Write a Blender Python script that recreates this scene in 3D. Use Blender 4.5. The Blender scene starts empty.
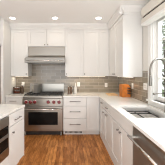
import bpy, bmesh, math, random
from mathutils import Vector, Matrix
random.seed(7)
S = bpy.context.scene
C = S.collection
PI = math.pi

# ------------------------------------------------------------------ camera, sky, light, exposure
cam_d = bpy.data.cameras.new('camera'); cam = bpy.data.objects.new('camera', cam_d); C.objects.link(cam)
cam.location = (0, 0, 1.43); cam.rotation_euler = (PI/2, 0, 0)
cam_d.sensor_width = 36; cam_d.lens = 36*140/165
cam_d.shift_x = 12.5/165; cam_d.shift_y = -9/165
cam_d.clip_start = 0.02
S.camera = cam
S.cycles.filter_width = 1.1
S.view_settings.view_transform = 'Standard'; S.view_settings.look = 'None'
S.view_settings.exposure = 0.41; S.view_settings.gamma = 1; S.view_settings.use_curve_mapping = False
W = bpy.data.worlds.new('world'); S.world = W; W.use_nodes = True
bg = W.node_tree.nodes['Background']
bg.inputs[0].default_value = (0.94, 0.97, 1.0, 1); bg.inputs[1].default_value = 1.0
DOWNLIGHT_W = 0.4; WARM = (1.0, 0.80, 0.60)
UNDERCAB_W = 0.55; UNDERCAB_COL = (1.0, 0.83, 0.62)
def area(name, loc, rot, sx, sy, power, col):
    l = bpy.data.lights.new(name, 'AREA'); l.shape = 'RECTANGLE'; l.size = sx; l.size_y = sy
    l.energy = power; l.color = col
    o = bpy.data.objects.new(name, l); C.objects.link(o); o.location = loc; o.rotation_euler = rot
    return o
# soft sky light falling in through the sink window (outside the wall); the second lamp is an added ambient fill behind the camera
area('window_daylight', (2.3, 1.35, 2.75), (0, math.radians(52), 0), 1.0, 1.9, 78, (0.97, 0.99, 1.0))
area('rear_fill', (-0.9, -2.55, 1.25), (math.radians(78), 0, 0), 2.6, 2.1, 30, (0.95, 0.98, 1.0))
# added upward fill lamp near the floor, standing in for daylight bounced to the ceiling
area('ceiling_fill', (-0.3, -0.9, 0.25), (PI, 0, 0), 4.0, 2.8, 98, (0.90, 0.96, 1.0))

# ------------------------------------------------------------------ materials
def mat(name, col, rough=0.5, metal=0.0, spec=0.5, bump=None, var=None, coat=0):
    m = bpy.data.materials.new(name); m.use_nodes = True
    nt = m.node_tree; b = nt.nodes['Principled BSDF']
    b.inputs['Base Color'].default_value = (*col, 1); b.inputs['Roughness'].default_value = rough
    b.inputs['Metallic'].default_value = metal; b.inputs['Specular IOR Level'].default_value = spec
    b.inputs['Coat Weight'].default_value = coat
    tc = nt.nodes.new('ShaderNodeTexCoord')
    if var:
        sc, amt = var
        n = nt.nodes.new('ShaderNodeTexNoise'); n.inputs['Scale'].default_value = sc
        nt.links.new(tc.outputs['Object'], n.inputs['Vector'])
        r = nt.nodes.new('ShaderNodeValToRGB')
        r.color_ramp.elements[0].position = .3; r.color_ramp.elements[1].position = .7
        r.color_ramp.elements[0].color = (*[c*(1-amt) for c in col], 1)
        r.color_ramp.elements[1].color = (*[min(1, c*(1+amt)) for c in col], 1)
        nt.links.new(n.outputs['Fac'], r.inputs['Fac']); nt.links.new(r.outputs['Color'], b.inputs['Base Color'])
    if bump:
        sc, st, stretch = bump
        mp = nt.nodes.new('ShaderNodeMapping'); mp.inputs['Scale'].default_value = stretch
        n = nt.nodes.new('ShaderNodeTexNoise'); n.inputs['Scale'].default_value = sc
        bp = nt.nodes.new('ShaderNodeBump'); bp.inputs['Strength'].default_value = st; bp.inputs['Distance'].default_value = .002
        nt.links.new(tc.outputs['Object'], mp.inputs['Vector']); nt.links.new(mp.outputs['Vector'], n.inputs['Vector'])
        nt.links.new(n.outputs['Fac'], bp.inputs['Height']); nt.links.new(bp.outputs['Normal'], b.inputs['Normal'])
    return m
def emis(name, col, st):
    m = bpy.data.materials.new(name); m.use_nodes = True
    b = m.node_tree.nodes['Principled BSDF']
    b.inputs['Base Color'].default_value = (.9, .9, .9, 1)
    b.inputs['Emission Color'].default_value = (*col, 1); b.inputs['Emission Strength'].default_value = st
    return m
def tile_mat(name, axis):
    m = bpy.data.materials.new(name); m.use_nodes = True
    nt = m.node_tree; b = nt.nodes['Principled BSDF']
    tc = nt.nodes.new('ShaderNodeTexCoord'); sp = nt.nodes.new('ShaderNodeSeparateXYZ'); cb = nt.nodes.new('ShaderNodeCombineXYZ')
    nt.links.new(tc.outputs['Object'], sp.inputs[0])
    nt.links.new(sp.outputs[axis], cb.inputs['X']); nt.links.new(sp.outputs['Z'], cb.inputs['Y'])
    br = nt.nodes.new('ShaderNodeTexBrick'); br.offset = .5
    br.inputs['Color1'].default_value = (.20, .170, .130, 1); br.inputs['Color2'].default_value = (.33, .285, .225, 1)
    br.inputs['Mortar'].default_value = (.45, .41, .35, 1); br.inputs['Scale'].default_value = 1
    br.inputs['Brick Width'].default_value = .26; br.inputs['Row Height'].default_value = .085
    br.inputs['Mortar Size'].default_value = .0035; br.inputs['Bias'].default_value = 0
    nt.links.new(cb.outputs[0], br.inputs['Vector'])
    nt.links.new(br.outputs['Color'], b.inputs['Base Color'])
    b.inputs['Roughness'].default_value = .16; b.inputs['Coat Weight'].default_value = .3; b.inputs['Coat Roughness'].default_value = .1
    nz = nt.nodes.new('ShaderNodeTexNoise'); nz.inputs['Scale'].default_value = 9
    nt.links.new(tc.outputs['Object'], nz.inputs['Vector'])
    bp = nt.nodes.new('ShaderNodeBump'); bp.inputs['Strength'].default_value = .35; bp.inputs['Distance'].default_value = .01
    nt.links.new(nz.outputs['Fac'], bp.inputs['Height'])
    b2 = nt.nodes.new('ShaderNodeBump'); b2.inputs['Strength'].default_value = .5; b2.inputs['Distance'].default_value = .002; b2.invert = True
    nt.links.new(br.outputs['Fac'], b2.inputs['Height']); nt.links.new(bp.outputs['Normal'], b2.inputs['Normal'])
    nt.links.new(b2.outputs['Normal'], b.inputs['Normal'])
    return m
def floor_mat():
    m = bpy.data.materials.new('oak_floor'); m.use_nodes = True
    nt = m.node_tree; b = nt.nodes['Principled BSDF']
    tc = nt.nodes.new('ShaderNodeTexCoord'); sp = nt.nodes.new('ShaderNodeSeparateXYZ'); cb = nt.nodes.new('ShaderNodeCombineXYZ')
    nt.links.new(tc.outputs['Object'], sp.inputs[0])
    nt.links.new(sp.outputs['Y'], cb.inputs['X']); nt.links.new(sp.outputs['X'], cb.inputs['Y'])
    br = nt.nodes.new('ShaderNodeTexBrick'); br.offset = .37; br.offset_frequency = 2
    br.inputs['Color1'].default_value = (.38, .14, .038, 1); br.inputs['Color2'].default_value = (.68, .30, .095, 1)
    br.inputs['Mortar'].default_value = (.16, .06, .022, 1); br.inputs['Scale'].default_value = 1
    br.inputs['Brick Width'].default_value = .75; br.inputs['Row Height'].default_value = .06
    br.inputs['Mortar Size'].default_value = .0018
    nt.links.new(cb.outputs[0], br.inputs['Vector'])
    mp = nt.nodes.new('ShaderNodeMapping'); mp.inputs['Scale'].default_value = (9, 2.2, 1)
    nt.links.new(tc.outputs['Object'], mp.inputs['Vector'])
    n = nt.nodes.new('ShaderNodeTexNoise'); n.inputs['Scale'].default_value = 2.2; n.inputs['Detail'].default_value = 6; n.inputs['Roughness'].default_value = .65
    nt.links.new(mp.outputs[0], n.inputs['Vector'])
    r = nt.nodes.new('ShaderNodeValToRGB'); r.color_ramp.elements[0].position = .32; r.color_ramp.elements[1].position = .68
    r.color_ramp.elements[0].color = (.52, .46, .40, 1); r.color_ramp.elements[1].color = (1.22, 1.2, 1.15, 1)
    nt.links.new(n.outputs['Fac'], r.inputs['Fac'])
    mx = nt.nodes.new('ShaderNodeMix'); mx.data_type = 'RGBA'; mx.blend_type = 'MULTIPLY'; mx.inputs[0].default_value = 1
    nt.links.new(br.outputs['Color'], mx.inputs[6]); nt.links.new(r.outputs['Color'], mx.inputs[7])
    nt.links.new(mx.outputs[2], b.inputs['Base Color'])
    b.inputs['Roughness'].default_value = .36; b.inputs['Specular IOR Level'].default_value = .25
    return m
def quartz_mat():
    m = mat('white_quartz', (.86, .84, .80), .18, spec=.5)
    nt = m.node_tree; b = nt.nodes['Principled BSDF']
    tc = nt.nodes.new('ShaderNodeTexCoord')
    n = nt.nodes.new('ShaderNodeTexNoise'); n.inputs['Scale'].default_value = 1.6; n.inputs['Detail'].default_value = 5; n.inputs['Distortion'].default_value = 1.3
    nt.links.new(tc.outputs['Object'], n.inputs['Vector'])
    r = nt.nodes.new('ShaderNodeValToRGB'); e = r.color_ramp.elements
    e[0].position = .48; e[0].color = (.87, .855, .82, 1); e[1].position = .52; e[1].color = (.87, .855, .82, 1)
    k = e.new(.5); k.color = (.80, .79, .765, 1)
    nt.links.new(n.outputs['Fac'], r.inputs['Fac']); nt.links.new(r.outputs['Color'], b.inputs['Base Color'])
    return m
def glass_mat():
    m = bpy.data.materials.new('window_glass'); m.use_nodes = True
    nt = m.node_tree; nt.nodes.clear()
    o = nt.nodes.new('ShaderNodeOutputMaterial'); t = nt.nodes.new('ShaderNodeBsdfTransparent'); g = nt.nodes.new('ShaderNodeBsdfGlossy')
    g.inputs['Roughness'].default_value = .02
    mx = nt.nodes.new('ShaderNodeMixShader')
    mx.inputs[0].default_value = .05; nt.links.new(t.outputs[0], mx.inputs[1]); nt.links.new(g.outputs[0], mx.inputs[2])
    nt.links.new(mx.outputs[0], o.inputs[0]); return m
M = dict(
    cab=mat('white_cabinet_paint', (.80, .788, .765), .42, bump=(40, .05, (1, 1, 1))),
    wall=mat('wall_paint', (.76, .735, .69), .7, bump=(120, .1, (1, 1, 1))),
    ceil=mat('ceiling_paint', (.90, .89, .87), .8, bump=(120, .1, (1, 1, 1))),
    trim=mat('white_trim_paint', (.86, .855, .83), .4, bump=(40, .04, (1, 1, 1))),
    steel=mat('brushed_stainless', (.34, .32, .29), .34, 1, bump=(60, .12, (1, 1, 40))),
    steel_h=mat('brushed_stainless_sheet', (.36, .345, .315), .32, 1, bump=(60, .12, (1, 40, 40))),
    dsteel=mat('dark_stainless', (.33, .32, .30), .5, 1, bump=(60, .12, (1, 1, 40))),
    nickel=mat('brushed_nickel', (.24, .225, .205), .28, 1, var=(30, .05)),
    basin=mat('basin_stainless', (.84, .83, .81), .42, 1, bump=(60, .1, (1, 40, 40))),
    chrome=mat('polished_nickel', (.72, .70, .67), .14, 1, var=(30, .03)),
    black=mat('black_glass', (.008, .0075, .0075), .08, spec=.15, var=(5, .2)),
    iron=mat('cast_iron', (.03, .028, .026), .55, bump=(200, .3, (1, 1, 1))),
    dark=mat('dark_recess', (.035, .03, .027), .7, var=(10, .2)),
    red=mat('red_knob', (.20, .010, .018), .3, coat=.4, var=(20, .1)),
    white=mat('white_plastic', (.86, .85, .83), .35, var=(20, .02)),
    wood=mat('orange_wood', (.62, .20, .035), .38, var=(14, .22), bump=(30, .2, (1, 1, 12))),
    maple=mat('pale_maple', (.74, .50, .26), .45, var=(10, .12)),
    walnut=mat('dark_walnut', (.10, .055, .03), .45, var=(22, .3)),
    brown=mat('brown_mill_wood', (.16, .085, .045), .35, var=(22, .25)),
    fabric=mat('shade_fabric', (.78, .74, .67), .85, bump=(300, .3, (1, 1, 1))),
    ceramic=mat('white_ceramic', (.86, .83, .78), .2, var=(20, .02)),
    spice=mat('spice_red_brown', (.22, .06, .03), .6, var=(60, .4)),
    jar=mat('jar_glass', (.55, .52, .47), .12, var=(20, .1)),
    leaf=mat('leaf_green', (.30, .36, .24), .5, var=(3, .5)),
    bark=mat('bark', (.09, .07, .05), .8, var=(20, .3)),
    lawn=mat('lawn', (.12, .17, .06), .9, var=(6, .4)),
    lamp=emis('lamp_diffuser', (1, .93, .82), 14), strip=emis('strip_diffuser', (1, .86, .66), 2),
    badge=mat('badge_enamel', (.22, .02, .02), .3, var=(20, .1)),
    quartz=quartz_mat(), floor=floor_mat(), tile_b=tile_mat('glass_tile_back', 'X'), tile_r=tile_mat('glass_tile_right', 'Y'), glass=glass_mat(),
)

# ------------------------------------------------------------------ mesh helpers
class MB:
    def __init__(s): s.bm = bmesh.new()
    def _merge(s, t):
        me = bpy.data.meshes.new('t'); t.to_mesh(me); t.free(); s.bm.from_mesh(me); bpy.data.meshes.remove(me); return s
    def box(s, x0, x1, y0, y1, z0, z1, b=0.0, rot=None):
        t = bmesh.new(); bmesh.ops.create_cube(t, size=1)
        for v in t.verts: v.co = Vector(((x1-x0)*v.co.x, (y1-y0)*v.co.y, (z1-z0)*v.co.z))
        if b: bmesh.ops.bevel(t, geom=list(t.edges), offset=b, segments=2, affect='EDGES', profile=.6)
        if rot is not None: bmesh.ops.transform(t, matrix=rot, verts=t.verts)
        bmesh.ops.translate(t, vec=((x0+x1)/2, (y0+y1)/2, (z0+z1)/2), verts=t.verts)
        return s._merge(t)
    def lathe(s, prof, c=(0, 0, 0), n=24, axis='Z'):
        t = bmesh.new(); rings = []
        for r, h in prof:
            ring = []
            for k in range(n):
                a = 2*PI*k/n; p = Vector((r*math.cos(a), r*math.sin(a), h))
                if axis == 'Y': p = Vector((p.x, -p.z, p.y))       # height runs along -Y
                if axis == 'X': p = Vector((p.z, p.x, p.y))
                ring.append(t.verts.new(p+Vector(c)))
            rings.append(ring)
        for a, b_ in zip(rings, rings[1:]):
            for k in range(n): t.faces.new((a[k], a[(k+1) % n], b_[(k+1) % n], b_[k]))
        if prof[0][0] > 1e-6: t.faces.new(list(reversed(rings[0])))
        if prof[-1][0] > 1e-6: t.faces.new(rings[-1])
        bmesh.ops.remove_doubles(t, verts=t.verts, dist=1e-6)
        bmesh.ops.recalc_face_normals(t, faces=t.faces)
        for f in t.faces: f.smooth = len(f.verts) == 4
        return s._merge(t)
    def tube(s, pts, r, n=10):
        pts = [Vector(p) for p in pts]; t = bmesh.new(); rings = []; up = None
        rs = r if isinstance(r, (list, tuple)) else [r]*len(pts)
        for i, p in enumerate(pts):
            d = (pts[min(i+1, len(pts)-1)]-pts[max(i-1, 0)]).normalized()
            if up is None: up = d.orthogonal().normalized()
            up = (up-d*up.dot(d)).normalized(); q = d.cross(up)
            rings.append([t.verts.new(p+rs[i]*(math.cos(2*PI*k/n)*up+math.sin(2*PI*k/n)*q)) for k in range(n)])
        for a, b_ in zip(rings, rings[1:]):
            for k in range(n):
                f = t.faces.new((a[k], a[(k+1) % n], b_[(k+1) % n], b_[k])); f.smooth = True
        t.faces.new(list(reversed(rings[0]))); t.faces.new(rings[-1])
        bmesh.ops.recalc_face_normals(t, faces=t.faces)
        return s._merge(t)
    def prism(s, poly, a, b_, axis='X', bev=0):
        """poly of 2-D points extruded along axis from a to b_"""
        t = bmesh.new()
        def P(u, v, w): return {'X': (w, u, v), 'Y': (u, w, v), 'Z': (u, v, w)}[axis]
        A = [t.verts.new(P(u, v, a)) for u, v in poly]; B = [t.verts.new(P(u, v, b_)) for u, v in poly]
        t.faces.new(A); t.faces.new(list(reversed(B))); n = len(poly)
        for k in range(n): t.faces.new((A[k], B[k], B[(k+1) % n], A[(k+1) % n]))
        bmesh.ops.recalc_face_normals(t, faces=t.faces)
        if bev: bmesh.ops.bevel(t, geom=list(t.edges), offset=bev, segments=2, affect='EDGES')
        return s._merge(t)
    def sphere(s, c, r, u=14, v=10, sc=(1, 1, 1)):
        t = bmesh.new(); bmesh.ops.create_uvsphere(t, u_segments=u, v_segments=v, radius=r)
        for w in t.verts: w.co = Vector((w.co.x*sc[0], w.co.y*sc[1], w.co.z*sc[2]))+Vector(c)
        for f in t.faces: f.smooth = True
        return s._merge(t)
    def build(s, name, m, parent=None, loc=None):
        me = bpy.data.meshes.new(name); s.bm.to_mesh(me); s.bm.free(); me.materials.append(m)
        o = bpy.data.objects.new(name, me); C.objects.link(o)
        if loc is not None: o.location = loc
        if parent: o.parent = parent
        return o
def tag(o, label, cat, group=None):
    o['label'] = label; o['category'] = cat
    if group: o['group'] = group
    return o
def thing(name, label, cat, loc=(0, 0, 0), rz=0, group=None):
    o = bpy.data.objects.new(name, None); C.objects.link(o); o.empty_display_size = .1
    o.location = loc; o.rotation_euler = (0, 0, rz); return tag(o, label, cat, group)
def struct(name, mb, m, parent=None):
    o = mb.build(name, m, parent)
    if parent is None: o['kind'] = 'structure'
    return o
def dup(root, loc, label):
    r = root.copy(); C.objects.link(r); r.location = loc; r['label'] = label
    for ch in list(root.children):
        c = ch.copy(); C.objects.link(c); c.parent = r
        for g in list(ch.children):
            d = g.copy(); C.objects.link(d); d.parent = c
    return r

# ------------------------------------------------------------------ the room
LW, RW, BW, CZ = -3.3, 1.34, 3.83, 2.655      # left wall, right wall, back wall, ceiling
struct('floor', MB().box(LW, RW, -2.6, BW, -.06, 0), M['floor'])
struct('ceiling', MB().box(LW, RW+.16, -2.6, BW+.1, CZ, CZ+.08), M['ceil'])
struct('wall_back', MB().box(LW, RW+.16, BW, BW+.1, -.06, CZ), M['wall'])
struct('wall_left', MB().box(LW-.1, LW, -2.6, BW, -.06, CZ), M['wall'])
WY0, WY1, WZ0, WZ1 = .55, 2.285, 1.0, 2.30     # window opening in the right wall
wr = MB()
wr.box(RW, RW+.16, WY1, BW, -.06, CZ); wr.box(RW, RW+.16, -2.6, WY0, -.06, CZ)
wr.box(RW, RW+.16, WY0, WY1, -.06, WZ0); wr.box(RW, RW+.16, WY0, WY1, WZ1, CZ)
struct('wall_right', wr, M['wall'])
wf = MB(); wf.box(LW-.1, -2.2, -2.7, -2.6, -.06, CZ); wf.box(.4, RW+.16, -2.7, -2.6, -.06, CZ); wf.box(-2.2, .4, -2.7, -2.6, 2.3, CZ)
struct('wall_front', wf, M['wall'])
# backsplash tile
struct('trim_1', MB().box(-1.478, RW, BW-.008, BW, .915, 2.10), M['tile_b'])
struct('trim_2', MB().box(RW-.008, RW, 2.376, BW-.008, .915, 1.475), M['tile_r'])
struct('baseboard_left', MB().box(LW, LW+.015, -2.6, BW, 0, .12, .003), M['trim'])
# window: casing, jamb, sashes with muntins, panes
win = MB()
win.box(RW-.022, RW, WY1, WY1+.09, WZ0-.02, WZ1+.09, .004); win.box(RW-.022, RW, WY0-.09, WY0, WZ0-.02, WZ1+.09, .004)
win.box(RW-.022, RW, WY0, WY1, WZ1, WZ1+.09, .004)
win.box(RW-.05, RW, WY0-.1, WY1+.1, WZ0-.03, WZ0, .005)           # stool
win.box(RW-.018, RW, WY0-.09, WY1+.09, .917, WZ0-.03, .003)        # apron
w1 = struct('window_1', win, M['trim'])
def sash(y0, y1):
    f = MB(); x0, x1 = RW+.05, RW+.10
    f.box(x0, x1, y0, y0+.06, WZ0, WZ1, .004); f.box(x0, x1, y1-.06, y1, WZ0, WZ1, .004)
    f.box(x0, x1, y0+.06, y1-.06, WZ0, WZ0+.07, .004); f.box(x0, x1, y0+.06, y1-.06, WZ1-.06, WZ1, .004)
    ym = (y0+y1)/2; f.box(x0+.012, x1-.012, ym-.009, ym+.009, WZ0+.07, WZ1-.06)
    for k in range(1, 4):
        z = WZ0+.07+(WZ1-.13-WZ0)*k/4; f.box(x0+.012, x1-.012, y0+.06, y1-.06, z-.009, z+.009)
    s = f.build('sash', M['trim'], w1)
    MB().box(RW+.072, RW+.078, y0+.05, y1-.05, WZ0+.06, WZ1-.05).build('pane', M['glass'], s)
jm = MB(); jm.box(RW, RW+.14, WY1-.02, WY1, WZ0, WZ1); jm.box(RW, RW+.14, WY0, WY0+.02, WZ0, WZ1); jm.box(RW, RW+.14, WY0, WY1, WZ1-.0, WZ1+.001); jm.box(RW, RW+.15, WY0, WY1, WZ0-.001, WZ0)
jm.build('window_frame', M['trim'], w1)
ymid = (WY0+WY1)/2
sash(WY0+.02, ymid); sash(ymid, WY1-.02)
# crown moulding along the wall cabinets
UF, UR = 3.48, .97                               # faces of the back and right wall cabinets
UB, UT = 1.368, 2.515
UN = 2.57                                        # near end of the right wall cabinets
def crown_prof(sgn=1): return [(0, UT), (-.012, UT), (-.012, UT+.035), (-.03, UT+.06), (-.06, UT+.10), (-.07, CZ), (0, CZ)]
struct('trim_3', MB().prism([(UF+u, z) for u, z in crown_prof()], -1.478, UR, 'X'), M['cab'])
cr = MB().prism([(UR+u, z) for u, z in crown_prof()], UN-.07, UF-.001, 'Y')
cr.prism([(UN+u, z) for u, z in crown_prof()], UR-.07, RW, 'X')
struct('trim_4', cr, M['cab'])

# ------------------------------------------------------------------ cabinets
def shaker(w, h, st=.062):
    """a framed door, local x 0..w, z 0..h, front at y=-0.02"""
    m = MB(); b = .003
    m.box(0, st, -.02, 0, 0, h, b); m.box(w-st, w, -.02, 0, 0, h, b)
    m.box(st-.002, w-st+.002, -.02, 0, 0, st, b); m.box(st-.002, w-st+.002, -.02, 0, h-st, h, b)
    m.box(st-.004, w-st+.004, -.010, 0, st-.004, h-st+.004); return m
def slab(w, h): return MB().box(0, w, -.02, 0, 0, h, .003)
def knob(parent, x, z):
    MB().lathe([(.006, 0), (.006, .014), (.014, .018), (.015, .025), (.010, .029), (0, .030)], (0, 0, 0), 14, 'Y').build('knob', M['nickel'], parent, (x, -.02, z))
def pull(parent, x, z, L=.13):
    m = MB(); m.tube([(-L/2, -.028, 0), (L/2, -.028, 0)], .006)
    for sx in (-1, 1): m.tube([(sx*(L/2-.02), 0, 0), (sx*(L/2-.02), -.028, 0)], .005, 8)
    m.build('handle', M['nickel'], parent, (x, -.02, z))
def front(root, kind, x0, x1, z0, z1, hw=None, style='shaker', name=None):
    g = .002; w = x1-x0-2*g; h = z1-z0-2*g
    mb = shaker(w, h) if style == 'shaker' else slab(w, h)
    d = mb.build(name or kind, M['cab'], root, (x0+g, 0, z0+g))
    if hw:
        t, hx, hz = hw[:3]
        (knob if t == 'knob' else pull)(d, hx, hz, *hw[3:])
    return d
def carcass(root, w, dep, z0, z1): MB().box(0, w, 0, dep, z0, z1, .001).build('body', M['cab'], root)
def toekick(root, w, rec=.06, dep=.5): MB().box(0, w, rec, dep, 0, .10).build('toe_kick', M['cab'], root)
BH = .885                                        # base cabinets reach the underside of the worktop
BF = 3.23                                        # back base carcass front (doors 2 cm prouder)
BD = BW-.012-BF
# left base cabinet
c = thing('base_cabinet', 'white base cabinet left of the range, partly behind the island', 'cabinet', (-1.478, BF, 0))
w = .395; carcass(c, w, BD, .10, BH); toekick(c, w)
front(c, 'drawer', 0, w, .72, .88, ('pull', w/2-.02, .08, .16), 'slab'); front(c, 'door', 0, w, .11, .715, ('knob', w-.035, .54))
# drawer base right of the range
c = thing('drawer_cabinet', 'white three-drawer base cabinet right of the range', 'cabinet', (-.155, BF, 0))
w = .538; carcass(c, w, BD, .10, BH); toekick(c, w)
v = MB().box(.02, .46, .052, .060, .018, .088, .002).build('vent_plate', M['white'], c)
m = MB()
for k in range(14): m.box(.04+k*.029, .058+k*.029, .050, .053, .032, .074)
m.build('vent_slots', M['dark'], v)
for z0, z1 in ((.685, .88), (.405, .68), (.11, .40)): front(c, 'drawer', 0, w, z0, z1, ('pull', w/2, (z1-z0)*.55, .25), 'slab')
# corner
c = thing('corner_cabinet', 'white corner base cabinet with one plain door and no handle', 'cabinet', (.385, BF, 0))
carcass(c, RW-.012-.385, BD, .10, BH); toekick(c, .31); front(c, 'door', 0, .285, .11, .88)
# right run (fronts face the aisle)
RF = .70
RD = RW-.012-RF
RR = -PI/2
def rbase(name, label, y0, y1, hollow=False):
    c = thing(name, label, 'cabinet', (RF, y1, 0), RR); w = y1-y0
    if not hollow: carcass(c, w, RD, .0, BH)
    else:                                        # open topped, to take the sink
        m = MB(); m.box(0, .016, 0, RD, 0, BH); m.box(w-.016, w, 0, RD, 0, BH); m.box(.016, w-.016, 0, .016, 0, BH)
        m.box(.016, w-.016, RD-.012, RD, 0, BH); m.box(.016, w-.016, .016, RD-.012, .10, .116); m.build('body', M['cab'], c)
    MB().box(0, y1-y0, -.012, 0, 0, .10, .002).build('plinth', M['cab'], c); return c
c = rbase('base_cabinet', 'white base cabinet on the right run, nearest the corner', 2.765, BF-.025)
w = BF-.025-2.765; MB().box(0, .05, -.02, 0, .105, .88).build('filler', M['cab'], c)
front(c, 'drawer', .05, w, .72, .88, ('pull', (w+.05)/2-.05, .09), 'slab'); front(c, 'door', .05, w, .105, .715, ('knob', w-.10, .545))
c = rbase('base_cabinet', 'white base cabinet on the right run, between corner unit and sink unit', 2.335, 2.765)
w = .43; front(c, 'drawer', 0, w, .72, .88, ('pull', w/2-.02, .08), 'slab'); front(c, 'door', 0, w, .105, .715, ('pull', w/2-.02, .56))
c = rbase('sink_cabinet', 'white sink cabinet with two doors, next to the dishwasher', 1.50, 2.335, True)
w = .835; front(c, 'panel', 0, w, .72, .88, None, 'slab'); front(c, 'door', 0, w/2, .105, .715, ('knob', w/2-.045, .535)); front(c, 'door', w/2, w, .105, .715, ('knob', .045, .535))
# the unit beyond the dishwasher carries the worktop's near end
c = rbase('base_cabinet', 'white base cabinet at the near end of the right run', .30, .89)
front(c, 'door', 0, .59, .105, .88, ('knob', .05, .65))
# worktops
ct = MB(); z0, z1 = BH, .915; CF = .66; CE = 3.19
SX0, SX1, SY0, SY1 = .775, 1.245, 1.625, 2.25
ct.box(-.155, RW-.009, CE, BW-.009, z0, z1); ct.box(CF, RW-.009, SY1, CE, z0, z1); ct.box(CF, SX0, SY0, SY1, z0, z1)
ct.box(SX1, RW-.009, SY0, SY1, z0, z1); ct.box(CF, RW-.009, .28, SY0, z0, z1)
tag(ct.build('worktop', M['quartz']), 'white quartz L-shaped worktop running from the range round to the sink', 'worktop')
tag(MB().box(-1.478, -1.083, CE, BW-.009, z0, z1, .002).build('worktop', M['quartz']), 'short white quartz worktop left of the range', 'worktop')

# wall cabinets
def upper(name, label, x0, x1, zb, doors, face=UF, zt=UT):
    c = thing(name, label, 'cabinet', (x0, face+.02, 0)); carcass(c, x1-x0, BW-.010-face-.02, zb, zt)
    for a, b, hw in doors: front(c, 'door', a-x0, b-x0, zb+.002, zt-.002, hw)
    return c
upper('wall_cabinet', 'white wall cabinet left of the hood with a single door', -1.478, -1.046, UB, [(-1.478, -1.046, ('knob', .395, .045))])
c = upper('wall_cabinet', 'short white two-door wall cabinet above the range hood', -1.044, -.124, 2.10, [(-1.044, -.584, ('knob', .42, .035)), (-.584, -.124, ('knob', .035, .035))], face=UF-.015)
c = upper('wall_cabinet', 'white wall cabinet directly right of the hood', -.122, .327, UB, [(-.122, .327, ('knob', .035, .045))])
c = upper('wall_cabinet', 'white wall cabinet in the middle of the back wall, second right of the hood', .329, .721, UB, [(.329, .721, ('knob', .03, .045))])
c = upper('wall_cabinet', 'white wall cabinet in the corner, narrow blank door beside the right wall run', .723, RW-.012, UB, [(.723, UR-.003, None)])
def rupper(label, y0, y1, knobx):
    c = thing('wall_cabinet', label, 'cabinet', (UR+.02, y1, 0), RR); carcass(c, y1-y0, RW-.010-UR-.02, UB, UT)
    front(c, 'door', 0, y1-y0, UB+.002, UT-.002, ('knob', knobx, .045), name='door'); return c
ym = 3.055
rupper('white wall cabinet on the right wall, farther of its two doors', ym, UF-.002, UF-ym-.045)
c = rupper('white wall cabinet on the right wall, nearer one with a plain bright end panel', UN, ym, .045)
# light rails and strip lights under the wall cabinets
def strip(label, loc, L, rz, P):
    t = thing('under_cabinet_light', label, 'light', loc, rz, None)
    MB().box(-L/2, L/2, -.02, .02, -.014, 0, .002).build('housing', M['white'], t)
    MB().box(-L/2+.01, L/2-.01, -.014, .014, -.017, -.014).build('diffuser', M['strip'], t)
    l = area('strip_lamp', (loc[0], loc[1], loc[2]-.02), (0, 0, rz), L, .03, P, UNDERCAB_COL); return t
strip('slim strip light under the wall cabinet left of the hood', (-1.262, 3.66, UB), .36, 0, UNDERCAB_W*.8)
strip('long slim strip light under the back wall cabinets right of the hood', (.42, 3.66, UB), 1.0, 0, UNDERCAB_W*2.4)
strip('slim strip light under the right wall cabinets', (1.17, 3.02, UB), .8, PI/2, UNDERCAB_W*1.3)

# tall panel and refrigerator
struct_panel = MB().box(-1.53, -1.48, 3.11, BW-.005, 0, CZ-.002, .002).build('end_panel', M['cab'])
tag(struct_panel, 'tall white refrigerator end panel at the left end of the back wall', 'panel')
c = thing('refrigerator', 'stainless steel refrigerator at the left edge beside the tall white panel', 'refrigerator', (-2.45, 3.13, 0))
MB().box(0, .915, .05, .68, .03, 2.06, .004).build('body', M['steel'], c)
for a, b_, hx in ((.002, .455, .41), (.46, .913, .50)):
    d = MB().box(a, b_, 0, .048, .72, 2.04, .006).build('door', M['steel'], c)
    MB().tube([(hx, 0, .95), (hx, -.05, .97), (hx, -.05, 1.75), (hx, 0, 1.77)], .011).build('handle', M['chrome'], d)
d = MB().box(.002, .913, 0, .048, .10, .71, .006).build('drawer', M['steel'], c)
MB().tube([(.12, 0, .62), (.14, -.05, .62), (.77, -.05, .62), (.79, 0, .62)], .011).build('handle', M['chrome'], d)
MB().box(.01, .905, .06, .6, 0, .03).build('base', M['dark'], c)
c = thing('wall_cabinet', 'white wall cabinet over the refrigerator at the left edge', 'cabinet', (-2.45, 3.15, 0)); carcass(c, .918, .67, 2.08, CZ-.01)
front(c, 'door', 0, .459, 2.09, CZ-.03, ('knob', .42, .04)); front(c, 'door', .459, .918, 2.09, CZ-.03, ('knob', .04, .04))

# ------------------------------------------------------------------ range
RX, RXW, RY = -1.078, .916, 3.20
c = thing('range', 'stainless steel professional range with six red knobs', 'range', (RX, RY, 0)); rw = RXW
dep = BW-.012-RY
MB().box(0, rw, .0, dep, .11, .90, .003).build('body', M['steel'], c)
m = MB().box(.004, rw-.004, -.025, .04, .865, .915, .012); m.box(.003, rw-.003, .03, dep, .895, .918, .003); m.build('cooktop', M['steel_h'], c)
MB().box(.002, rw-.002, -.03, 0, .685, .862, .004).build('control_panel', M['steel'], c)
for kx in (.085, .182, .278, .585, .712, .83):
    k = MB().lathe([(.038, 0), (.038, .006), (.033, .010), (.030, .034), (.026, .040), (0, .041)], (0, 0, 0), 20, 'Y').build('knob', M['red'], c, (kx, -.03, .785))
    MB().lathe([(.043, -.001), (.043, .005), (.037, .0055)], (0, 0, 0), 20, 'Y').build('bezel', M['chrome'], k)
    MB().box(-.005, .005, -.052, -.038, -.026, .026, .002).build('grip', M['red'], k)
d = MB().box(.004, rw-.004, -.028, 0, .135, .675, .006).build('oven_door', M['steel'], c)
m = MB(); m.box(.135, rw-.115, -.031, -.027, .265, .555, .003); m.build('window', M['black'], d)
m = MB(); m.tube([(.04, -.078, .628), (rw-.04, -.078, .628)], .014, 14)
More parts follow.
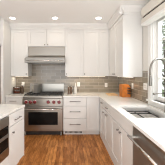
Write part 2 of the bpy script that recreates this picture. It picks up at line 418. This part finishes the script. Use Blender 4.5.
for x in (.075, rw-.075): m.box(x-.012, x+.012, -.078, -.02, .616, .640, .003)
m.build('handle', M['chrome'], d)
MB().box(rw/2-.055, rw/2+.055, -.031, -.027, .185, .207, .002).build('badge', M['dsteel'], d)
MB().box(.03, rw-.03, .05, .08, .012, .11).build('kick_panel', M['dark'], c)
for x in (.045, rw-.045):
    for y in (.04, dep-.06): MB().lathe([(.022, 0), (.022, .02), (.016, .03), (.016, .112)], (x, y, 0), 14).build('leg', M['steel'], c)
MB().box(0, rw, dep-.045, dep, .90, 1.16, .004).build('backguard', M['steel_h'], c)
for i in range(3):
    gx = .02+i*(rw-.04)/3; gw = (rw-.04)/3-.006; g = MB()
    for x in (gx, gx+gw/2-.006, gx+gw-.012): g.box(x, x+.012, .04, dep-.06, .930, .945, .002)
    for y in (.04, .17, .30, .43, dep-.072): g.box(gx, gx+gw, y, y+.012, .930, .945, .002)
    for x in (gx, gx+gw-.012):
        for y in (.04, dep-.072): g.box(x, x+.012, y, y+.012, .918, .931)
    g.build('grate', M['iron'], c)
    for y in (.17, .42): MB().lathe([(.05, .918), (.05, .924), (.035, .926), (.035, .931), (0, .932)], (gx+gw/2, y, 0), 18).build('burner', M['iron'], c)
# stock pot
c = thing('stock_pot', 'stainless steel stock pot on the left back burner of the range', 'pot', (-.865, 3.60, .945))
MB().lathe([(.10, 0), (.106, .006), (.106, .205), (.111, .208), (.111, .213), (.102, .213), (.101, .02), (0, .018)], n=32).build('body', M['basin'], c)
for sx in (-1, 1): MB().tube([(sx*.10, -.035, .165), (sx*.135, -.03, .168), (sx*.135, .03, .168), (sx*.10, .035, .165)], .005, 8).build('handle', M['chrome'], c)

# ------------------------------------------------------------------ hood
HX0, HX1 = -1.042, -.126
c = thing('range_hood', 'stainless steel range hood over the range under a short cabinet', 'range hood', (HX0, 3.22, 1.68)); hw = HX1-HX0
hd = BW-.012-3.22
# shell: profile (y, z) extruded along x
MB().prism([(.27, .418), (hd, .418), (hd, .085), (0, .085), (.0, .115), (.235, .165), (.27, .20)], 0, hw, 'X', .003).build('shell', M['steel'], c)
rim = MB(); rim.box(-.004, hw+.004, -.006, .03, .0, .10, .004); rim.box(-.004, .02, .03, hd, .0, .10, .003); rim.box(hw-.02, hw+.004, .03, hd, .0, .10, .003); rim.box(.02, hw-.02, hd-.02, hd, 0, .09)
rim.build('rim', M['dsteel'], c)
MB().tube([(.04, -.03, .045), (hw-.04, -.03, .045)], .009, 12).build('rail', M['chrome'], c)
for x in (.06, hw/2, hw-.06): MB().box(x-.008, x+.008, -.03, -.004, .037, .053, .002).build('rail_bracket', M['chrome'], c)
for i in range(3):
    a = .03+i*(hw-.06)/3; f = MB().box(a, a+(hw-.06)/3-.01, .05, hd-.04, .035, .05)
    for k in range(6): f.box(a+.02+k*.042, a+.035+k*.042, .07, hd-.06, .025, .036)
    f.build('baffle_filter', M['dsteel'], c)

# ------------------------------------------------------------------ island
ith = math.radians(81.1)
IL = (-.743, 2.31, 0)
io = Matrix.Translation(IL) @ Matrix.Rotation(ith, 4, 'Z')
def iw(x, y, z=0): return tuple(io @ Vector((x, y, z)))
t = MB().box(-1.9, 0, 0, 1.05, BH, .915, .002).build('worktop', M['quartz']); t.location = IL; t.rotation_euler = (0, 0, ith)
tag(t, 'white quartz island worktop in the left foreground', 'worktop')
c = thing('island_cabinet', 'white island cabinet with one drawer and a door, at the far end of the island', 'cabinet', iw(-.4445, .025), ith)
w = .4295; MB().box(0, w, 0, .95, .09, BH, .001).build('body', M['cab'], c); MB().box(0, w-.03, .05, .90, 0, .09).build('toe_kick', M['cab'], c)
front(c, 'drawer', 0, w-.012, .705, .875, ('pull', w/2-.01, .065, .17), 'slab'); front(c, 'door', 0, w-.012, .10, .70, ('knob', .085, .505), 'slab')
MB().box(w-.012, w, -.02, 0, .09, BH).build('corner_post', M['cab'], c)
c = thing('island_cabinet', 'white island housing around the built-in microwave', 'cabinet', iw(-1.0755, .025), ith)
w = .63; m = MB(); m.box(0, w, 0, .95, .09, .345); m.box(0, w, .45, .95, .345, BH); m.box(0, .012, 0, .45, .345, BH); m.box(w-.008, w, 0, .45, .345, BH); m.box(.012, w-.008, 0, .45, .862, BH)
m.build('body', M['cab'], c); MB().box(0, w, .05, .90, 0, .09).build('toe_kick', M['cab'], c)
front(c, 'drawer', 0, w, .10, .345, ('pull', w/2, .19), 'slab')
c = thing('island_cabinet', 'white island cabinet at the near end of the island', 'cabinet', iw(-1.8335, .025), ith)
w = .757; MB().box(0, w, 0, .95, .09, BH, .001).build('body', M['cab'], c); MB().box(0, w, .05, .90, 0, .09).build('toe_kick', M['cab'], c)
front(c, 'door', 0, w/2, .10, .875, ('knob', w/2-.04, .68)); front(c, 'door', w/2, w, .10, .875, ('knob', .04, .68))
# microwave
c = thing('microwave', 'built-in stainless microwave with black glass front in the island', 'microwave', iw(-1.0615, .023, .347), ith)
w = .606
MB().box(0, w, .0, .42, 0, .512, .002).build('body', M['dark'], c)
f = MB(); f.box(-.004, w+.004, -.026, 0, .400, .512, .003); f.box(-.004, w+.004, -.026, 0, 0, .11, .003)
f.box(-.004, .03, -.026, 0, .11, .40, .003); f.box(w-.012, w+.004, -.026, 0, .11, .40, .003)
f.build('trim_frame', M['steel'], c)
MB().box(.03, w-.012, -.022, -.004, .292, .40).build('control_glass', M['black'], c)
d = MB().box(.03, w-.012, -.022, -.004, .11, .252).build('door_glass', M['black'], c)
MB().box(.03, w-.012, -.034, -.004, .252, .292, .004).build('handle', M['dsteel'], c)

# ------------------------------------------------------------------ sink, faucet, dishwasher
sk = MB(); tk = .004; zt, zb = BH, .68
sk.box(SX0-.02, SX0+tk, SY0-.02, SY1+.02, zb, zt); sk.box(SX1-tk, SX1+.02, SY0-.02, SY1+.02, zb, zt)
sk.box(SX0+tk, SX1-tk, SY0-.02, SY0+tk, zb, zt); sk.box(SX0+tk, SX1-tk, SY1-tk, SY1+.02, zb, zt); sk.box(SX0, SX1, SY0, SY1, zb-.004, zb+.002)
c = thing('sink', 'undermount stainless steel sink set in the white worktop below the window', 'sink', (SX0, SY0, zb))
def local(mb, o):
    bmesh.ops.translate(mb.bm, vec=-Vector(o.location), verts=mb.bm.verts); return mb
local(sk, c).build('basin', M['basin'], c)
local(MB().lathe([(.045, zb+.002), (.045, zb+.006), (.03, zb+.004), (0, zb+.003)], ((SX0+SX1)/2, (SY0+SY1)/2, 0), 20), c).build('drain', M['chrome'], c)
rk = MB(); rz = .825
for x in (SX0+.02, SX1-.02): rk.tube([(x, SY0+.26, rz), (x, SY1-.015, rz)], .008, 8)
for y in (SY0+.26, SY1-.13, SY1-.015): rk.tube([(SX0+.008, y, rz), (SX1-.008, y, rz)], .008, 8)
rk.tube([((SX0+SX1)/2, SY0+.26, rz), ((SX0+SX1)/2, SY1-.015, rz)], .008, 8)
tag(rk.build('drying_rack', M['iron']), 'dark wire rack resting inside the far half of the sink', 'rack')
# faucet: gooseneck with pull-down spray head
fb = Vector((1.283, 1.86, .915)); fh = Vector((1.0, 1.745, 1.274))
c = thing('faucet', 'polished nickel gooseneck kitchen faucet arching over the sink', 'faucet', fb)
d2 = Vector((fh.x-fb.x, fh.y-fb.y, 0)); r = d2.length/2; u = d2.normalized()
MB().lathe([(.028, 0), (.028, .006), (.023, .012), (.021, .10), (.021, .28), (.015, .29)], n=20).build('body', M['nickel'], c)
ztop = 1.62-.915; pts = [Vector((0, 0, .28)), Vector((0, 0, ztop-r))]
for k in range(1, 19):
    a = PI*k/18; pts.append(u*(r-r*math.cos(a))+Vector((0, 0, ztop-r+r*math.sin(a))))
pts.append(u*2*r+Vector((0, 0, 1.40-.915)))
MB().tube(pts, .0115, 12).build('neck', M['nickel'], c)
hp = u*2*r
MB().lathe([(.012, .495), (.0145, .485), (.0165, .44), (.0185, .375), (.017, .360), (0, .360)], (hp.x, hp.y, 0), 18).build('spray_head', M['nickel'], c)
le = Vector((1.12, 1.866, 1.157))-fb
m = MB(); m.tube([(-.015, 0, .255), (le.x, le.y, le.z)], [.008, .007], 10); m.sphere(tuple(le), .017); m.build('lever', M['nickel'], c)
# dishwasher
c = thing('dishwasher', 'stainless steel dishwasher with a bar handle in the right foreground', 'dishwasher', (RF, 1.497, 0), RR)
MB().box(0, .602, 0, .58, .10, .872, .002).build('body', M['dark'], c)
d = MB().box(.002, .600, -.028, 0, .105, .872, .006).build('door', M['dsteel'], c)
m = MB(); m.tube([(.02, -.085, .775), (.582, -.085, .775)], .013, 14)
for x in (.05, .552): m.box(x-.011, x+.011, -.085, -.02, .764, .786, .003)
m.build('handle', M['chrome'], d)
m = MB(); m.box(.0, .602, -.03, -.002, .852, .882, .002); m.box(-.001, .006, -.03, -.002, .105, .852, .002); m.build('trim_strip', M['steel'], c)
MB().box(.0, .602, .0, .04, 0, .10).build('toe_kick', M['dark'], c)

# ------------------------------------------------------------------ window shade
c = thing('roller_shade', 'beige roller shade rolled up at the top of the sink window', 'window shade', (RW, .5, 2.24))
L = 2.39-.5
m = MB(); m.box(-.125, -.026, 0, L, .145, .29, .004); m.build('valance', M['fabric'], c)
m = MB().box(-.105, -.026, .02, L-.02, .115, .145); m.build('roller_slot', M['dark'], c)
m = MB(); m.box(-.125, -.026, 0, L, .03, .115, .008); m.build('fabric_stack', M['fabric'], c)
m = MB(); m.box(-.132, -.026, -.003, L+.003, -.005, .032, .005); m.build('bottom_bar', M['trim'], c)

# ------------------------------------------------------------------ downlights
def downlight(x, y, label):
    t = thing('recessed_light', label, 'ceiling light', (x, y, CZ), 0, 'recessed ceiling downlights')
    MB().lathe([(.055, -.001), (.070, -.001), (.074, -.004), (.072, -.008), (.056, -.006), (.055, -.001)], n=28).build('trim_ring', M['white'], t)
    MB().lathe([(.055, -.004), (0, -.0045)], n=28).build('diffuser', M['lamp'], t)
    return t
def lampat(x, y):
    l = bpy.data.lights.new('downlight_lamp', 'AREA'); l.shape = 'DISK'; l.size = .11; l.energy = DOWNLIGHT_W; l.color = WARM; l.spread = math.radians(150)
    o = bpy.data.objects.new('downlight_lamp', l); C.objects.link(o); o.location = (x, y, CZ-.015)
spots = [(-1.269, 3.09, 'recessed ceiling light at the left, above the tall white panel'), (-.331, 3.09, 'recessed ceiling light in front of the hood cabinet, middle of the three'),
         (.629, 3.09, 'recessed ceiling light at the right, by the corner wall cabinets')]
d0 = None
for x, y, lb in spots:
    d0 = downlight(x, y, lb) if d0 is None else d0
    if d0['label'] != lb: dup(d0, (x, y, CZ), lb)
    lampat(x, y)
for x in (-1.269, -.331, .629):
    for y in (1.6, .1, -1.4): lampat(x, y)

# ------------------------------------------------------------------ outlets
def outlet(label, loc, rz, w=.074, gangs=1):
    t = thing('outlet', label, 'outlet', loc, rz)
    MB().box(-w/2, w/2, -.006, 0, -.058, .058, .002).build('plate', M['white'], t)
    for g in range(gangs):
        cx = (g-(gangs-1)/2)*.046; s = MB().box(cx-.016, cx+.016, -.0085, -.005, -.034, .034, .002).build('socket', M['ceramic'], t)
        for z in (-.017, .017):
            h = MB(); h.box(cx-.007, cx-.005, -.0092, -.008, z-.005, z+.005); h.box(cx+.005, cx+.007, -.0092, -.008, z-.005, z+.005); h.build('slot', M['dark'], s)
    return t
outlet('white outlet on the tiled wall behind the white bottle', (.235, BW-.008, 1.135), 0)
outlet('white outlet on the tiled back wall near the right corner', (.985, BW-.008, 1.115), 0)
outlet('white outlet on the tiled back wall left of the range', (-1.28, BW-.008, 1.14), 0)
outlet('white outlet on the right wall beside the knife block', (RW-.008, 2.98, 1.164), RR)
outlet('white double outlet on the right wall next to the window', (RW-.008, 2.47, 1.20), RR, .12, 2)

# ------------------------------------------------------------------ things on the worktops
CT = .915
mill_prof = [(.027, 0), (.029, .008), (.024, .03), (.019, .07), (.022, .105), (.025, .118), (.019, .124), (.024, .138), (.022, .158), (.012, .17), (0, .171)]
c = thing('pepper_mill', 'brown wooden pepper mill, left one of the pair beside the range', 'pepper mill', (-.035, 3.60, CT), 0, 'pair of wooden mills')
MB().lathe(mill_prof[:6]+[(0, .119)], n=20).build('body', M['brown'], c)
MB().lathe([(0, .1185)]+mill_prof[6:], n=20).build('head', M['brown'], c)
MB().lathe([(.006, .17), (.008, .177), (0, .183)], n=12).build('cap', M['chrome'], c)
dup(c, (.028, 3.60, CT), 'brown wooden pepper mill, right one of the pair, next to the white bottle')
c = thing('bottle', 'tall white ceramic bottle on the worktop right of the wooden mills', 'bottle', (.142, 3.59, CT))
MB().lathe([(.034, 0), (.037, .006), (.037, .12), (.033, .16), (.017, .20), (.0145, .235), (.0165, .24), (.0165, .248), (0, .249)], n=24).build('body', M['ceramic'], c)
MB().lathe([(.010, .248), (.012, .262), (.006, .272), (.005, .285), (0, .286)], n=14).build('stopper', M['white'], c)
# knife block
c = thing('knife_block', 'orange wooden knife block with dark-handled knives in the right corner', 'knife block', (1.215, 3.13, CT))
MB().prism([(-.085, 0), (.10, 0), (.10, .215), (.06, .275), (-.085, .272)], -.095, .075, 'Y', .004).build('block', M['wood'], c)
R_ = Matrix.Rotation(math.radians(35), 4, 'Y')
for i, (kx, ky, kz, kl) in enumerate([(.085, -.06, .245, .10), (.085, -.02, .245, .11), (.085, .02, .245, .10), (.05, -.04, .268, .09), (.05, .01, .268, .09)]):
    dx, dz = .35, .94
    h = MB().tube([(kx-.02*dx, ky, kz-.02*dz-.02), (kx+.01*dx, ky, kz+.01*dz)], .010, 8)
    h.build('knife_slot', M['dark'], c)
for i, (kx, kz) in enumerate([(.068, .20), (.068, .145), (.068, .09), (.035, .20), (.035, .145), (.035, .09)]):
    t = thing('knife', 'dark-handled knife in the front of the knife block', 'knife', (1.215+kx, 3.13-.095, CT+kz), 0, 'knives in the block')
    MB().box(-.009, .009, -.085, -.001, -.013, .011, .004).build('handle', M['walnut'], t)
    MB().box(-.010, .010, -.006, .0, -.014, .012, .001).build('bolster', M['chrome'], t)
# cutting board
c = thing('cutting_board', 'pale maple cutting board lying flat left of the knife block', 'cutting board', (1.01, 3.38, CT))
MB().box(-.11, .11, -.13, .16, 0, .026, .006).build('board', M['maple'], c)
# left corner: spice rack with jars and a pump bottle
c = thing('spice_rack', 'small dark wooden spice rack on the short worktop by the tall panel', 'rack', (-1.37, 3.63, CT))
m = MB(); m.box(-.085, -.075, -.045, .045, 0, .17, .001); m.box(.075, .085, -.045, .045, 0, .17, .001)
for z in (0, .085): m.box(-.075, .075, -.045, .045, z, z+.01)
m.box(-.075, .075, .04, .045, .01, .17); m.box(-.075, .075, -.045, -.04, .10, .118); m.build('frame', M['walnut'], c)
k = 0
for z in (.01, .095):
    for i in range(3):
        pos = (-1.37-.048+.048*i, 3.63, CT+z+.0005)
        lb = '%s spice jar on the %s shelf of the small dark rack' % (('left', 'middle', 'right')[i], 'upper' if z > .05 else 'lower')
        if k == 0:
            j = thing('spice_jar', lb, 'jar', pos, 0, 'spice jars in the rack')
            MB().lathe([(.018, 0), (.020, .004), (.020, .042), (.015, .048), (0, .048)], n=16).build('glass', M['spice'], j)
            MB().lathe([(.017, .0485), (.017, .062), (0, .0625)], n=16).build('lid', M['white'], j)
        else: dup(j, pos, lb)
        k += 1
c = thing('bottle', 'dark bottle with a white round cap on the short worktop left of the range', 'bottle', (-1.225, 3.60, CT))
MB().lathe([(.034, 0), (.036, .005), (.036, .13), (.03, .155), (.014, .175), (.013, .20), (0, .20)], n=20).build('body', M['walnut'], c)
MB().sphere((0, 0, .222), .026, sc=(1, 1, .9)).build('cap', M['ceramic'], c)

# ------------------------------------------------------------------ outside the window
struct('ground', MB().box(RW+.17, 14, -6, 16, -.5, -.42), M['lawn'])
def shrub(name, label, x, y, rad, h, n, seed):
    rnd = random.Random(seed); c = thing(name, label, 'shrub', (x, y, -.42))
    t = MB(); t.tube([(0, 0, 0), (.05, .02, h*.4), (0, .05, h*.8)], [.06, .045, .02], 8)
    for k in range(6):
        a = k*1.05; t.tube([(.03, .02, h*(.25+.07*k)), (math.cos(a)*rad*.7, math.sin(a)*rad*.7, h*(.4+.08*k))], [.022, .008], 6)
    t.build('stem', M['bark'], c)
    bm = bmesh.new()
    for _ in range(n):
        a = rnd.uniform(0, 2*PI); zz = rnd.uniform(.1, 1); rr = rad*math.sqrt(rnd.random())*(1-.55*abs(zz-.45)*1.4)
        p = Vector((rr*math.cos(a), rr*math.sin(a), zz*h)); s = rnd.uniform(.04, .09)
        q = Matrix.Rotation(rnd.uniform(0, 2*PI), 3, 'Z') @ Matrix.Rotation(rnd.uniform(-1.2, 1.2), 3, 'X')
        vs = [bm.verts.new(p+q @ Vector(v)*s) for v in ((-1, 0, 0), (-.1, -.45, .08), (1, 0, 0), (-.1, .45, .08))]
        bm.faces.new(vs)
    mb = MB(); mb.bm.free(); mb.bm = bm; mb.build('foliage', M['leaf'], c)
shrub('leafy_shrub', 'leafy green shrub seen through the right half of the window panes', 2.95, 4.35, .75, 3.7, 900, 1)
shrub('leafy_shrub', 'dark green shrub farther behind the window, behind the nearer one', 4.3, 6.0, 1.0, 4.2, 800, 2)
